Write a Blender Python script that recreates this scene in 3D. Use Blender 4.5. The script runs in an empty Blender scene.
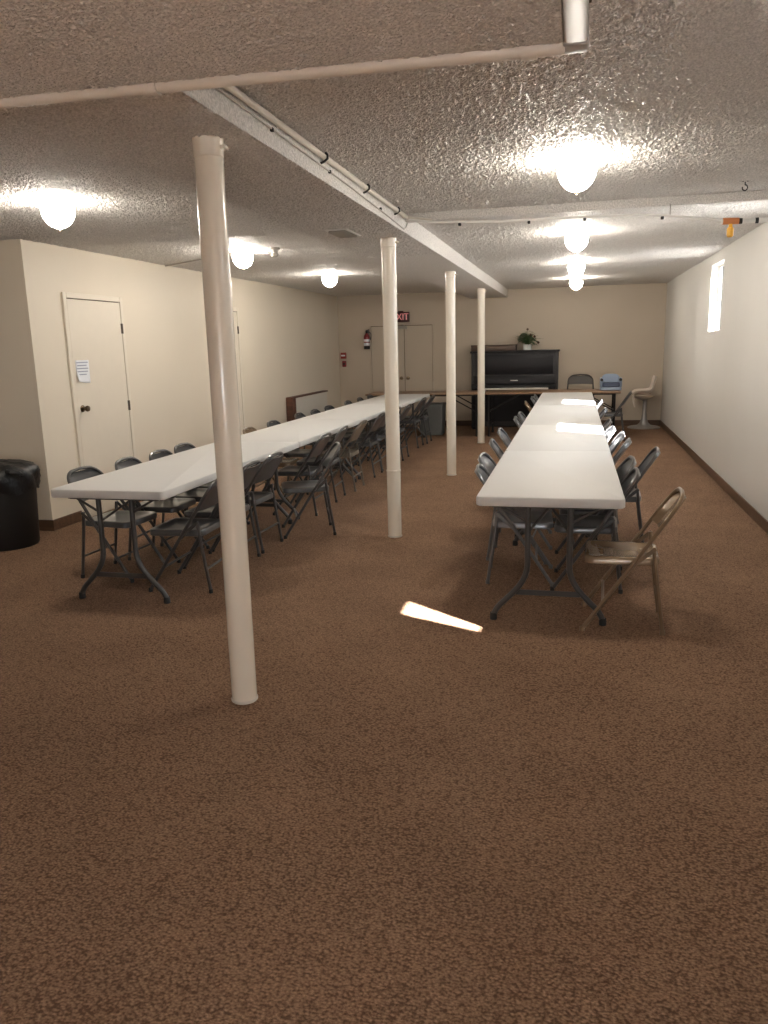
import bpy, bmesh, math, random
from mathutils import Vector, Matrix
random.seed(7)
PI = math.pi
scene = bpy.context.scene
COL = scene.collection

# ------------------------------------------------------------------ materials
def mat(name, color, rough=0.5, metal=0.0, spec=0.5, var=0.0, vscale=8.0, bump=0.0, bscale=60.0, bdist=0.01, coat=0.0, detail=3.0):
    m = bpy.data.materials.new(name); m.use_nodes = True
    nt = m.node_tree; N = nt.nodes; L = nt.links
    b = N['Principled BSDF']
    b.inputs['Roughness'].default_value = rough
    b.inputs['Metallic'].default_value = metal
    b.inputs['Specular IOR Level'].default_value = spec
    if coat: b.inputs['Coat Weight'].default_value = coat
    tc = N.new('ShaderNodeTexCoord')
    no = N.new('ShaderNodeTexNoise'); no.inputs['Scale'].default_value = vscale; no.inputs['Detail'].default_value = detail
    L.new(tc.outputs['Object'], no.inputs['Vector'])
    mx = N.new('ShaderNodeMix'); mx.data_type = 'RGBA'
    c = Vector(color)
    mx.inputs[6].default_value = (*(c * (1 - var)), 1); mx.inputs[7].default_value = (*(c * (1 + var)), 1)
    L.new(no.outputs['Fac'], mx.inputs[0]); L.new(mx.outputs[2], b.inputs['Base Color'])
    if bump:
        n2 = N.new('ShaderNodeTexNoise'); n2.inputs['Scale'].default_value = bscale; n2.inputs['Detail'].default_value = 2
        L.new(tc.outputs['Object'], n2.inputs['Vector'])
        bp = N.new('ShaderNodeBump'); bp.inputs['Strength'].default_value = bump; bp.inputs['Distance'].default_value = bdist
        L.new(n2.outputs['Fac'], bp.inputs['Height']); L.new(bp.outputs['Normal'], b.inputs['Normal'])
    return m

def mat_emit(name, color, strength):
    m = bpy.data.materials.new(name); m.use_nodes = True
    b = m.node_tree.nodes['Principled BSDF']
    b.inputs['Base Color'].default_value = (*color, 1)
    b.inputs['Emission Color'].default_value = (*color, 1); b.inputs['Emission Strength'].default_value = strength
    return m

def mat_popcorn(name, color):
    m = bpy.data.materials.new(name); m.use_nodes = True
    nt = m.node_tree; N = nt.nodes; L = nt.links; b = N['Principled BSDF']
    b.inputs['Roughness'].default_value = 0.5; b.inputs['Specular IOR Level'].default_value = 0.45
    tc = N.new('ShaderNodeTexCoord')
    v = N.new('ShaderNodeTexVoronoi'); v.inputs['Scale'].default_value = 105; v.feature = 'SMOOTH_F1'
    L.new(tc.outputs['Object'], v.inputs['Vector'])
    n = N.new('ShaderNodeTexNoise'); n.inputs['Scale'].default_value = 130; n.inputs['Detail'].default_value = 3
    L.new(tc.outputs['Object'], n.inputs['Vector'])
    ad = N.new('ShaderNodeMath'); ad.operation = 'SUBTRACT'
    L.new(n.outputs['Fac'], ad.inputs[0]); L.new(v.outputs['Distance'], ad.inputs[1])
    bp = N.new('ShaderNodeBump'); bp.inputs['Strength'].default_value = .8; bp.inputs['Distance'].default_value = 0.010
    L.new(ad.outputs[0], bp.inputs['Height']); L.new(bp.outputs['Normal'], b.inputs['Normal'])
    n3 = N.new('ShaderNodeTexNoise'); n3.inputs['Scale'].default_value = 1.2
    L.new(tc.outputs['Object'], n3.inputs['Vector'])
    mx = N.new('ShaderNodeMix'); mx.data_type = 'RGBA'; c = Vector(color)
    mx.inputs[6].default_value = (*(c * .95), 1); mx.inputs[7].default_value = (*(c * 1.05), 1)
    L.new(n3.outputs['Fac'], mx.inputs[0])
    n4 = N.new('ShaderNodeTexNoise'); n4.inputs['Scale'].default_value = 110; n4.inputs['Detail'].default_value = 2
    L.new(tc.outputs['Object'], n4.inputs['Vector'])
    mr = N.new('ShaderNodeMapRange'); mr.inputs['From Min'].default_value = .35; mr.inputs['From Max'].default_value = .65; mr.inputs['To Min'].default_value = .80; mr.inputs['To Max'].default_value = 1.16
    L.new(n4.outputs['Fac'], mr.inputs['Value'])
    mm = N.new('ShaderNodeVectorMath'); mm.operation = 'SCALE'
    L.new(mx.outputs[2], mm.inputs[0]); L.new(mr.outputs[0], mm.inputs['Scale']); L.new(mm.outputs[0], b.inputs['Base Color'])
    return m

def mat_carpet(name, dark, light):
    m = bpy.data.materials.new(name); m.use_nodes = True
    nt = m.node_tree; N = nt.nodes; L = nt.links; b = N['Principled BSDF']
    b.inputs['Roughness'].default_value = 0.95; b.inputs['Specular IOR Level'].default_value = 0.15
    tc = N.new('ShaderNodeTexCoord')
    mp = N.new('ShaderNodeMapping'); mp.inputs['Scale'].default_value = (1.0, 1.5, 1); mp.inputs['Rotation'].default_value = (0, 0, .35)
    L.new(tc.outputs['Object'], mp.inputs['Vector'])
    v = N.new('ShaderNodeTexVoronoi'); v.inputs['Scale'].default_value = 85
    L.new(mp.outputs[0], v.inputs['Vector'])
    n = N.new('ShaderNodeTexNoise'); n.inputs['Scale'].default_value = 130; n.inputs['Detail'].default_value = 3
    L.new(tc.outputs['Object'], n.inputs['Vector'])
    n2 = N.new('ShaderNodeTexNoise'); n2.inputs['Scale'].default_value = 1.6; n2.inputs['Detail'].default_value = 4
    L.new(tc.outputs['Object'], n2.inputs['Vector'])
    a1 = N.new('ShaderNodeMath'); a1.operation = 'MULTIPLY_ADD'; a1.inputs[1].default_value = -0.55
    L.new(v.outputs['Distance'], a1.inputs[0]); L.new(n.outputs['Fac'], a1.inputs[2])
    a2 = N.new('ShaderNodeMath'); a2.operation = 'MULTIPLY_ADD'; a2.inputs[1].default_value = 0.25
    L.new(n2.outputs['Fac'], a2.inputs[0]); L.new(a1.outputs[0], a2.inputs[2])
    r = N.new('ShaderNodeValToRGB')
    r.color_ramp.elements[0].position = .12; r.color_ramp.elements[0].color = (*dark, 1)
    r.color_ramp.elements[1].position = .66; r.color_ramp.elements[1].color = (*light, 1)
    L.new(a2.outputs[0], r.inputs[0]); L.new(r.outputs[0], b.inputs['Base Color'])
    bp = N.new('ShaderNodeBump'); bp.inputs['Strength'].default_value = .9; bp.inputs['Distance'].default_value = .008
    L.new(a1.outputs[0], bp.inputs['Height']); L.new(bp.outputs['Normal'], b.inputs['Normal'])
    return m

def mat_wood(name, c1, c2, scale=3.0, rough=.45):
    m = bpy.data.materials.new(name); m.use_nodes = True
    nt = m.node_tree; N = nt.nodes; L = nt.links; b = N['Principled BSDF']
    b.inputs['Roughness'].default_value = rough
    tc = N.new('ShaderNodeTexCoord'); mp = N.new('ShaderNodeMapping'); mp.inputs['Scale'].default_value = (scale * .4, scale * 6, scale * 6)
    n = N.new('ShaderNodeTexNoise'); n.inputs['Scale'].default_value = 2.5; n.inputs['Detail'].default_value = 5
    L.new(tc.outputs['Object'], mp.inputs[0]); L.new(mp.outputs[0], n.inputs['Vector'])
    r = N.new('ShaderNodeValToRGB')
    r.color_ramp.elements[0].position = .3; r.color_ramp.elements[0].color = (*c1, 1)
    r.color_ramp.elements[1].position = .7; r.color_ramp.elements[1].color = (*c2, 1)
    L.new(n.outputs['Fac'], r.inputs[0]); L.new(r.outputs[0], b.inputs['Base Color'])
    return m

def mat_pane(name):
    m = bpy.data.materials.new(name); m.use_nodes = True
    nt = m.node_tree; N = nt.nodes; L = nt.links
    out = N['Material Output']
    t = N.new('ShaderNodeBsdfTransparent'); g = N.new('ShaderNodeBsdfGlossy'); g.inputs['Roughness'].default_value = .03
    f = N.new('ShaderNodeFresnel'); f.inputs[0].default_value = 1.3
    x = N.new('ShaderNodeMixShader'); L.new(f.outputs[0], x.inputs[0]); L.new(t.outputs[0], x.inputs[1]); L.new(g.outputs[0], x.inputs[2])
    L.new(x.outputs[0], out.inputs['Surface'])
    return m

M = {}
M['popcorn'] = mat_popcorn('popcorn_ceiling', (.68, .655, .625))
M['carpet'] = mat_carpet('brown_loop_carpet', (.115, .064, .039), (.385, .243, .156))
M['wall'] = mat('cream_wall_paint', (.72, .645, .53), .55, var=.03, vscale=2, bump=.15, bscale=140, bdist=.003)
M['walltan'] = mat('tan_end_wall_paint', (.51, .435, .345), .6, var=.03, vscale=2, bump=.15, bscale=140, bdist=.003)  # slightly tan, with the dimness of the far end put into the colour
M['wallgrey'] = mat('pale_window_wall_paint', (.66, .64, .60), .6, var=.03, vscale=2, bump=.2, bscale=90, bdist=.003)  # cream wall with the cool daylight tone put into its colour
M['baseboard'] = mat_wood('brown_baseboard', (.075, .038, .02), (.13, .07, .038), 2)
M['column'] = mat('glossy_cream_enamel', (.80, .73, .62), .22, var=.03, vscale=6, bump=.25, bscale=14, bdist=.006, coat=.3)
M['pipe'] = mat('painted_pipe', (.62, .57, .50), .4, var=.05)
M['duct'] = mat('painted_duct', (.36, .335, .30), .45, var=.06)
M['door'] = mat('cream_door_paint', (.74, .67, .56), .4, var=.03)
M['brass'] = mat('aged_brass', (.20, .15, .10), .3, metal=1.0, var=.1)
M['hinge'] = mat('dark_hinge_metal', (.12, .10, .08), .45, metal=.8, var=.1)
M['gap'] = mat('dark_gap', (.10, .07, .045), .9, var=.1)
M['paper'] = mat('white_paper', (.78, .80, .84), .8, var=.03)
M['ink'] = mat('grey_ink', (.35, .38, .46), .8, var=.05)
M['globe'] = mat_emit('lit_globe', (1.0, .92, .81), 80)
M['lampbase'] = mat('white_lamp_base', (.85, .83, .78), .4, var=.02)
M['white_top'] = mat('white_table_plastic', (.68, .672, .655), .58, spec=.3, var=.02, vscale=3, bump=.08, bscale=220, bdist=.002)
M['grey_metal'] = mat('grey_powder_coat', (.075, .073, .072), .35, metal=.3, var=.1)
M['chair_grey'] = mat('charcoal_enamel', (.082, .084, .089), .3, metal=.25, var=.12, vscale=12, coat=.5)
M['chair_tube'] = mat('charcoal_tube', (.085, .083, .083), .3, metal=.35, var=.1, coat=.2)
M['chair_silver'] = mat('pale_grey_enamel', (.25, .26, .28), .3, metal=.35, var=.1, coat=.25)  # same grey chairs, daylight brightness put into the colour
M['silver_tube'] = mat('pale_grey_tube', (.17, .175, .185), .3, metal=.4, var=.1, coat=.2)  # tubes of those chairs, lightened in colour for the daylight
M['chair_tan'] = mat('tan_enamel', (.28, .195, .12), .26, metal=.25, var=.1, vscale=12, coat=.3)
M['tan_tube'] = mat('tan_tube', (.22, .15, .09), .3, metal=.3, var=.1, coat=.25)
M['chair_taupe'] = mat('taupe_enamel', (.20, .165, .125), .35, metal=.25, var=.1, vscale=12, coat=.2)
M['taupe_tube'] = mat('taupe_tube', (.15, .125, .10), .35, metal=.3, var=.1)
M['chair_dark'] = mat('dark_brown_grey', (.055, .048, .044), .6, var=.1)
M['rubber'] = mat('black_rubber', (.02, .02, .02), .7, var=.1)
M['brown_top'] = mat_wood('brown_laminate', (.19, .11, .062), (.29, .18, .105), 2, .4)
M['black_metal'] = mat('black_metal', (.015, .014, .014), .4, metal=.3, var=.1)
M['piano'] = mat('black_piano_lacquer', (.010, .009, .011), .45, spec=.25, var=.1)
M['piano_dull'] = mat('black_piano_side', (.016, .013, .013), .4, var=.1)
M['keys'] = mat('ivory_keys', (.78, .74, .66), .35, var=.03)
M['dark_wood'] = mat_wood('dark_walnut', (.045, .024, .014), (.085, .048, .028), 2)
M['leaf'] = mat('green_leaf', (.045, .10, .028), .5, var=.45, vscale=18)
M['leaf_dry'] = mat('dark_flower', (.075, .035, .02), .7, var=.3, vscale=20)
M['vase'] = mat('pale_glass', (.62, .66, .64), .12, var=.05)
M['blue'] = mat('pale_blue_plastic', (.22, .28, .38), .4, var=.05)
M['navy'] = mat('dark_blue_plastic', (.045, .065, .12), .45, var=.1)
M['shell'] = mat('cream_shell', (.72, .63, .55), .35, var=.03)
M['redpad'] = mat('red_seat_pad', (.40, .07, .04), .6, var=.1)
M['pedestal'] = mat('grey_pedestal', (.30, .29, .28), .35, metal=.4, var=.1)
M['bin'] = mat('black_bin_plastic', (.006, .006, .006), .5, var=.1)
M['liner'] = mat('black_liner', (.008, .008, .009), .38, var=.1, bump=.35, bscale=22, bdist=.02)
M['red'] = mat('alarm_red', (.30, .03, .02), .4, var=.1)
M['darkred'] = mat('extinguisher_red', (.22, .02, .025), .3, var=.1)
M['signdark'] = mat('dark_red_sign', (.05, .006, .006), .35, var=.1)
M['signred'] = mat_emit('exit_letters', (.75, .25, .25), .22)
M['greybox'] = mat('grey_panel', (.16, .165, .155), .5, var=.06)
M['whitepanel'] = mat('white_laminate', (.70, .67, .60), .5, var=.03)
M['redbrown'] = mat_wood('red_brown_wood', (.075, .03, .018), (.13, .055, .032), 2)
M['orange'] = mat('orange_sleeve', (.60, .22, .08), .5, var=.1)
M['yellow'] = mat('yellow_tag', (.80, .42, .04), .4, var=.1)
M['whitepipe'] = mat('white_pipe', (.82, .81, .78), .35, var=.02)
M['vent'] = mat('dusty_vent_metal', (.42, .39, .35), .5, var=.1)
M['frame_white'] = mat('white_window_frame', (.80, .79, .76), .4, var=.02)
M['pane'] = mat_pane('window_glass')
M['outside'] = mat('pale_concrete', (.55, .53, .50), .9, var=.1)

# ------------------------------------------------------------------ mesh helpers
def new(): return bmesh.new()

def box(bm, x0, x1, y0, y1, z0, z1, bev=0.0, seg=2, rot=None):
    r = bmesh.ops.create_cube(bm, size=1)
    vs = r['verts']
    c = Vector(((x0 + x1) / 2, (y0 + y1) / 2, (z0 + z1) / 2)); s = Vector((x1 - x0, y1 - y0, z1 - z0))
    for v in vs: v.co = Vector((v.co.x * s.x, v.co.y * s.y, v.co.z * s.z))
    if rot is not None:
        for v in vs: v.co = rot @ v.co
    for v in vs: v.co += c
    if bev:
        es = list({e for v in vs for e in v.link_edges})
        bmesh.ops.bevel(bm, geom=es, offset=bev, segments=seg, affect='EDGES', profile=.5)
    return bm

def tube(bm, pts, r, n=10, cap=True, closed=False):
    pts = [Vector(p) for p in pts]; rings = []
    k = len(pts)
    rr = r if isinstance(r, (list, tuple)) else [r] * k
    up = None
    for i in range(k):
        if closed: t = pts[(i + 1) % k] - pts[i - 1]
        elif i == 0: t = pts[1] - pts[0]
        elif i == k - 1: t = pts[-1] - pts[-2]
        else: t = (pts[i + 1] - pts[i]).normalized() + (pts[i] - pts[i - 1]).normalized()
        t.normalize()
        if up is None:
            up = Vector((0, 0, 1)) if abs(t.z) < .9 else Vector((1, 0, 0))
        a = (up - t * up.dot(t))
        if a.length < 1e-6: a = t.orthogonal()
        a.normalize(); up = a; b = t.cross(a)
        rings.append([bm.verts.new(pts[i] + (a * math.cos(2 * PI * j / n) + b * math.sin(2 * PI * j / n)) * rr[i]) for j in range(n)])
    for i in range(k if closed else k - 1):
        A, B = rings[i], rings[(i + 1) % k]
        for j in range(n): bm.faces.new((A[j], A[(j + 1) % n], B[(j + 1) % n], B[j]))
    if cap and not closed:
        bm.faces.new(rings[0][::-1]); bm.faces.new(rings[-1])
    return bm

def lathe(bm, prof, n=28, c=(0, 0, 0), axis='Z'):
    c = Vector(c); rings = []
    def P(r, z, a):
        if axis == 'Z': return c + Vector((r * math.cos(a), r * math.sin(a), z))
        if axis == 'X': return c + Vector((z, r * math.cos(a), r * math.sin(a)))
        return c + Vector((r * math.cos(a), z, r * math.sin(a)))
    for r, z in prof:
        if r < 1e-6: rings.append([bm.verts.new(P(0, z, 0))])
        else: rings.append([bm.verts.new(P(r, z, 2 * PI * j / n)) for j in range(n)])
    for A, B in zip(rings, rings[1:]):
        for j in range(n):
            j2 = (j + 1) % n
            if len(A) == 1 and len(B) == 1: continue
            if len(A) == 1: bm.faces.new((A[0], B[j], B[j2]))
            elif len(B) == 1: bm.faces.new((A[j], A[j2], B[0]))
            else: bm.faces.new((A[j], A[j2], B[j2], B[j]))
    return bm

def prism(bm, poly, z0, z1, fn=None):
    """poly: 2D points; fn maps (a,b,h)->Vector"""
    fn = fn or (lambda a, b, h: Vector((a, b, h)))
    A = [bm.verts.new(fn(a, b, z0)) for a, b in poly]; B = [bm.verts.new(fn(a, b, z1)) for a, b in poly]
    n = len(poly)
    bm.faces.new(A[::-1]); bm.faces.new(B)
    for i in range(n): bm.faces.new((A[i], A[(i + 1) % n], B[(i + 1) % n], B[i]))
    return bm

def rrect(x0, x1, y0, y1, r, k=6):
    out = []
    for cx, cy, a0 in ((x1 - r, y1 - r, 0), (x0 + r, y1 - r, PI / 2), (x0 + r, y0 + r, PI), (x1 - r, y0 + r, 1.5 * PI)):
        for i in range(k + 1):
            a = a0 + PI / 2 * i / k; out.append((cx + r * math.cos(a), cy + r * math.sin(a)))
    return out

def slab(bm, poly_fn, levels):
    """stack of outlines: levels = [(inset, z)], capped both ends"""
    rings = []
    for ins, z in levels: rings.append([bm.verts.new((a, b, z)) for a, b in poly_fn(ins)])
    n = len(rings[0])
    bm.faces.new(rings[0][::-1]); bm.faces.new(rings[-1])
    for A, B in zip(rings, rings[1:]):
        for i in range(n): bm.faces.new((A[i], A[(i + 1) % n], B[(i + 1) % n], B[i]))
    return bm

def bez(p0, p1, p2, k=6):
    p0, p1, p2 = Vector(p0), Vector(p1), Vector(p2)
    return [p0 * (1 - t) ** 2 + p1 * 2 * t * (1 - t) + p2 * t * t for t in [i / k for i in range(k + 1)]]

def obj(name, bm, m, parent=None, loc=None, smooth=35):
    bmesh.ops.recalc_face_normals(bm, faces=bm.faces[:])
    me = bpy.data.meshes.new(name); bm.to_mesh(me); bm.free()
    me.materials.append(M[m] if isinstance(m, str) else m)
    if smooth:
        for p in me.polygons: p.use_smooth = True
        me.set_sharp_from_angle(angle=math.radians(smooth))
    o = bpy.data.objects.new(name, me); COL.objects.link(o)
    if parent is not None: o.parent = parent
    if loc is not None: o.location = loc
    return o

def thing(name, label, cat, loc=(0, 0, 0), rz=0.0, group=None, kind=None):
    o = bpy.data.objects.new(name, None); COL.objects.link(o)
    o.empty_display_size = .1
    o.location = loc; o.rotation_euler = (0, 0, rz)
    return tag(o, label, cat, group, kind)

def tag(o, label=None, cat=None, group=None, kind=None):
    if label: o['label'] = label
    if cat: o['category'] = cat
    if group: o['group'] = group
    if kind: o['kind'] = kind
    return o

def struct(name, bm, m, parent=None, label=None, cat=None, smooth=35):
    o = obj(name, bm, m, parent, smooth=smooth)
    if parent is None:
        o['kind'] = 'structure'
        tag(o, label, cat)
    return o

def dup(root, loc, rz, label, group=None):
    def cp(o, parent):
        c = o.copy(); COL.objects.link(c); c.parent = parent
        for ch in list(o.children): cp(ch, c)
        return c
    r = cp(root, None); r.location = loc; r.rotation_euler = (0, 0, rz)
    r['label'] = label
    if group: r['group'] = group
    return r

import numpy as np
def struct_lumpy(name, polys, grids, m, label, cat):
    """solid prisms (2D outline, z0, z1) plus sprayed popcorn skins hanging just under them"""
    V, Fq, k = [], [], 0
    Fn = []
    for poly, z0, z1 in polys:
        n = len(poly); V.append(np.array([(a, b, z0) for a, b in poly] + [(a, b, z1) for a, b in poly], float))
        Fn.append([k + i for i in range(n)][::-1]); Fn.append([k + n + i for i in range(n)])
        for i in range(n): Fn.append([k + i, k + (i + 1) % n, k + n + (i + 1) % n, k + n + i])
        k += 2 * n
    rng = np.random.default_rng(len(name))
    for x0, x1, yf0, yf1, z, dx, dy, amp in grids:
        nx, ny = int((x1 - x0) / dx), int(3 + (max(yf1(x0), yf1(x1)) - yf0) / dy)
        h = rng.standard_normal((ny, nx))
        h = (h + .5 * (np.roll(h, 1, 0) + np.roll(h, -1, 0) + np.roll(h, 1, 1) + np.roll(h, -1, 1)))
        h = np.clip(h + .3, -.6, 3) * amp
        X = np.linspace(x0, x1, nx)[None, :].repeat(ny, 0); T_ = np.linspace(0, 1, ny)[:, None]
        Y1 = np.array([yf1(x) for x in np.linspace(x0, x1, nx)])[None, :]
        Y = yf0 + (Y1 - yf0) * T_
        V.append(np.stack([X, Y, z - .0035 - h], -1).reshape(-1, 3))
        idx = np.arange(nx * ny).reshape(ny, nx) + k
        Fq.append(np.stack([idx[:-1, :-1], idx[1:, :-1], idx[1:, 1:], idx[:-1, 1:]], -1).reshape(-1, 4)); k += nx * ny
    V = np.concatenate(V)
    loops = np.concatenate([np.concatenate([np.array(f) for f in Fn])] + [q.reshape(-1) for q in Fq]).astype(np.int32)
    cnt = np.concatenate([np.array([len(f) for f in Fn])] + [np.full(len(q), 4) for q in Fq]).astype(np.int32)
    me = bpy.data.meshes.new(name); me.vertices.add(len(V)); me.vertices.foreach_set('co', V.astype(np.float32).ravel())
    me.loops.add(len(loops)); me.loops.foreach_set('vertex_index', loops)
    me.polygons.add(len(cnt)); me.polygons.foreach_set('loop_start', np.concatenate([[0], np.cumsum(cnt)[:-1]]).astype(np.int32)); me.polygons.foreach_set('loop_total', cnt)
    sm = np.ones(len(cnt), bool); sm[:len(Fn)] = False; me.polygons.foreach_set('use_smooth', sm)
    me.update(calc_edges=True); me.materials.append(M[m])
    o = bpy.data.objects.new(name, me); COL.objects.link(o); o['kind'] = 'structure'; tag(o, label, cat)
    return o
def rc(x0, x1, y0, y1): return [(x0, y0), (x1, y0), (x1, y1), (x0, y1)]

# ------------------------------------------------------------------ room numbers
XW, YB, XL, YC = 1.55, 15.18, -4.548, 6.007       # window wall, back wall, door wall, corner of the door wall
ZC, ZB = 2.52, 2.38                                # ceiling, beam underside
XO, YN = -7.2, -3.0                                # room behind the camera
T = .12
WIN = [(-2.85, -1.25, .9, 2.4), (2.32, 2.67, 1.83, 2.39), (6.18, 6.98, 1.63, 2.39), (9.52, 10.34, 1.63, 2.39)]  # first window is an unseen addition that brightens the room

bm = new(); box(bm, XO - .2, XW + T, YN - .2, YB + .2, -.1, 0); struct('floor', bm, 'carpet', label='brown loop pile carpet covering the whole hall', cat='floor')
struct_lumpy('ceiling', [(rc(XO - .2, XW + T, YN - .2, YB + .2), ZC, ZC + .12)],
             [(-1.25, XW, 1.9, lambda x: 6.0, ZC, .0055, .0075, .0025), (XL - .2, -1.936, 2.0, lambda x: 6.6, ZC, .0055, .0075, .0026), (-1.25, XW, 6.06, lambda x: 11.5, ZC, .008, .014, .0022), (XL, -1.936, 6.6, lambda x: 11.0, ZC, .008, .013, .0021)], 'popcorn', 'white popcorn textured ceiling', 'ceiling')
bm = new()
ys = [YN - .2] + [v for w in WIN for v in w[:2]] + [YB + .2]
for i in range(0, len(ys), 2): box(bm, XW, XW + T, ys[i], ys[i + 1], 0, ZC)
for y0, y1, z0, z1 in WIN:
    box(bm, XW, XW + T, y0, y1, 0, z0); box(bm, XW, XW + T, y0, y1, z1, ZC)
bmesh.ops.remove_doubles(bm, verts=bm.verts[:], dist=1e-5)
struct('wall_right', bm, 'wallgrey', label='plain pale wall with small high windows', cat='wall')
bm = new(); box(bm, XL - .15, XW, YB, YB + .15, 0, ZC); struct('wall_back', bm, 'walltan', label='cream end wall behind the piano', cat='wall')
bm = new(); box(bm, XL - .15, XL, YC, YB, 0, ZC); struct('wall_left', bm, 'wall', label='cream long wall with the paper-posted door', cat='wall')
bm = new(); box(bm, XO - .15, XL - .15, YC, YC + .15, 0, ZC); struct('wall_corner', bm, 'wall', label='cream return wall behind the black bin', cat='wall')
bm = new(); box(bm, XO - .15, XO, YN, YC, 0, ZC); struct('wall_side', bm, 'wall')
FW = (-.6, 1.2, .8, 1.5)                          # added unseen window behind the camera, brightens the room
bm = new(); box(bm, XO, FW[0], YN - .15, YN, 0, ZC); box(bm, FW[1], XW, YN - .15, YN, 0, ZC); box(bm, FW[0], FW[1], YN - .15, YN, 0, FW[2]); box(bm, FW[0], FW[1], YN - .15, YN, FW[3], ZC)
bmesh.ops.remove_doubles(bm, verts=bm.verts[:], dist=1e-5)
struct('wall_front', bm, 'wall')

# soffit with slightly skewed far edge
struct_lumpy('trim_1', [([(XO, 1.95), (XO, YN), (-.05, YN), (-.05, 2.235)], 2.30, ZC)],
             [(-2.1, -.05, .8, lambda x: 1.95 + (x - XO) / (-.05 - XO) * .285, 2.303, .0042, .0052, .0014)], 'popcorn', 'lowered textured soffit above the camera', 'soffit')
struct_lumpy('trim_2', [(rc(-1.936, -1.25, 2.2, YB), ZB, ZC)], [(-1.936, -1.25, 2.2, lambda x: 7.5, ZB + .003, .0055, .0075, .0030)], 'popcorn', 'long textured ceiling beam carried by the columns', 'beam')
bm = new(); box(bm, -1.25, XW, 6.0, 6.06, 2.455, ZC, .006, 1); struct('trim_3', bm, 'popcorn', label='shallow cross strip under the ceiling', cat='trim')
# baseboards
def basebd(name, segs):
    bm = new()
    for s in segs:
        box(bm, *s, .004, 1)
    struct(name, bm, 'baseboard')
basebd('baseboard_right', [(XW - .012, XW, YN, YB, 0, .10)])
basebd('baseboard_back', [(XL, -3.93, YB - .012, YB, 0, .10), (-2.62, XW, YB - .012, YB, 0, .10)])
basebd('baseboard_left', [(XL, XL + .012, YC - .012, 6.43, 0, .10), (XL, XL + .012, 7.49, 9.37, 0, .10), (XL, XL + .012, 10.39, YB, 0, .10)])
basebd('baseboard_corner', [(XO, XL + .012, YC - .012, YC, 0, .10)])

# windows
for i, (y0, y1, z0, z1) in enumerate(WIN):
    w = bpy.data.objects.new(f'window_{i+1}', None); COL.objects.link(w); w['kind'] = 'structure'
    tag(w, ['wide window in the pale wall behind the camera', 'narrow high window nearest the camera', 'small high window in the pale wall beside the tables', 'small bright high window near the far end of the pale wall'][i], 'window')
    w.location = (XW + T - .02, (y0 + y1) / 2, (z0 + z1) / 2)
    hw, hh = (y1 - y0) / 2, (z1 - z0) / 2
    bm = new(); f = .022
    box(bm, -.01, .015, -hw, hw, -hh, -hh + f, .003, 1); box(bm, -.01, .015, -hw, hw, hh - f, hh, .003, 1)
    box(bm, -.01, .015, -hw, -hw + f, -hh + f, hh - f, .003, 1); box(bm, -.01, .015, hw - f, hw, -hh + f, hh - f, .003, 1)
    obj('window_frame', bm, 'frame_white', w)
    bm = new(); box(bm, .000, .004, -hw + f, hw - f, -hh + f, hh - f); obj('pane', bm, 'pane', w)
w = bpy.data.objects.new('window_5', None); COL.objects.link(w); w['kind'] = 'structure'; tag(w, 'window in the wall behind the camera', 'window')
w.location = ((FW[0] + FW[1]) / 2, YN - .10, (FW[2] + FW[3]) / 2); hw, hh = (FW[1] - FW[0]) / 2, (FW[3] - FW[2]) / 2
bm = new()
for x in (-hw, -.025, hw - .05): box(bm, x, x + .05, -.03, .03, -hh, hh, .004, 1)
box(bm, -hw, hw, -.03, .03, -hh, -hh + .05, .004, 1); box(bm, -hw, hw, -.03, .03, hh - .05, hh, .004, 1); obj('window_frame', bm, 'frame_white', w)
bm = new(); box(bm, -hw + .05, hw - .05, -.003, .003, -hh + .05, hh - .05); obj('pane', bm, 'pane', w)
bm = new(); prism(bm, [(2.2, 2.5), (2.305, 2.5), (2.315, 2.39), (2.535, 1.75), (2.60, 1.5), (2.2, 1.5)], 0, .05, lambda a, b, h: Vector((XW + T + .02 + h, a, b))); struct('window_well', bm, 'outside')  # unseen blocker added outside to trim the sun patch on the carpet
bm = new(); box(bm, XW + T, 30, -20, 40, -.4, -.1); g_ = struct('ground', bm, 'outside')

# ------------------------------------------------------------------ doors
def flush_door(name, label, y0, y1, ztop, knob_y, hinge_y, hinge_zs, knob=True):
    d = bpy.data.objects.new(name, None); COL.objects.link(d); d['kind'] = 'structure'; tag(d, label, 'door')
    d.location = (XL, (y0 + y1) / 2, 0); w = (y1 - y0) / 2; t = .05
    bm = new()
    for s in (-1, 1): box(bm, 0, .022, s * (w + .006 + t / 2) - t / 2, s * (w + .006 + t / 2) + t / 2, 0, ztop + .008 + t, .004, 1)
    box(bm, 0, .022, -w - .006, w + .006, ztop + .008, ztop + .008 + t, .004, 1)
    obj('door_frame', bm, 'door', d)
    bm = new()
    for s in (-1, 1): box(bm, 0, .003, s * w - .007, s * w + .007, 0, ztop + .007)
    box(bm, 0, .003, -w, w, ztop - .002, ztop + .010); obj('door_gap', bm, 'gap', d)
    bm = new(); box(bm, .002, .016, -w, w, .008, ztop, .003, 1); p = obj('door_panel', bm, 'door', d)
    for z in hinge_zs:
        bm = new(); tube(bm, [(.024, hinge_y, z - .05), (.024, hinge_y, z + .05)], .009, 8); box(bm, .014, .019, hinge_y - .016, hinge_y + .016, z - .05, z + .05)
        obj('hinge', bm, 'hinge', d)
    if knob:
        bm = new(); lathe(bm, [(0, .016), (.033, .016), (.033, .022), (.012, .026), (.011, .050), (.024, .056), (.029, .070), (.024, .084), (0, .088)], 20, (0, knob_y, 1.05), 'X')
        obj('door_knob', bm, 'brass', d)
    return d
flush_door('door_1', 'cream flush door with a paper notice and brass knob', 6.53, 7.40, 2.055, -.435 + .07, .435 + .004, (1.80, .25, 1.02))
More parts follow.
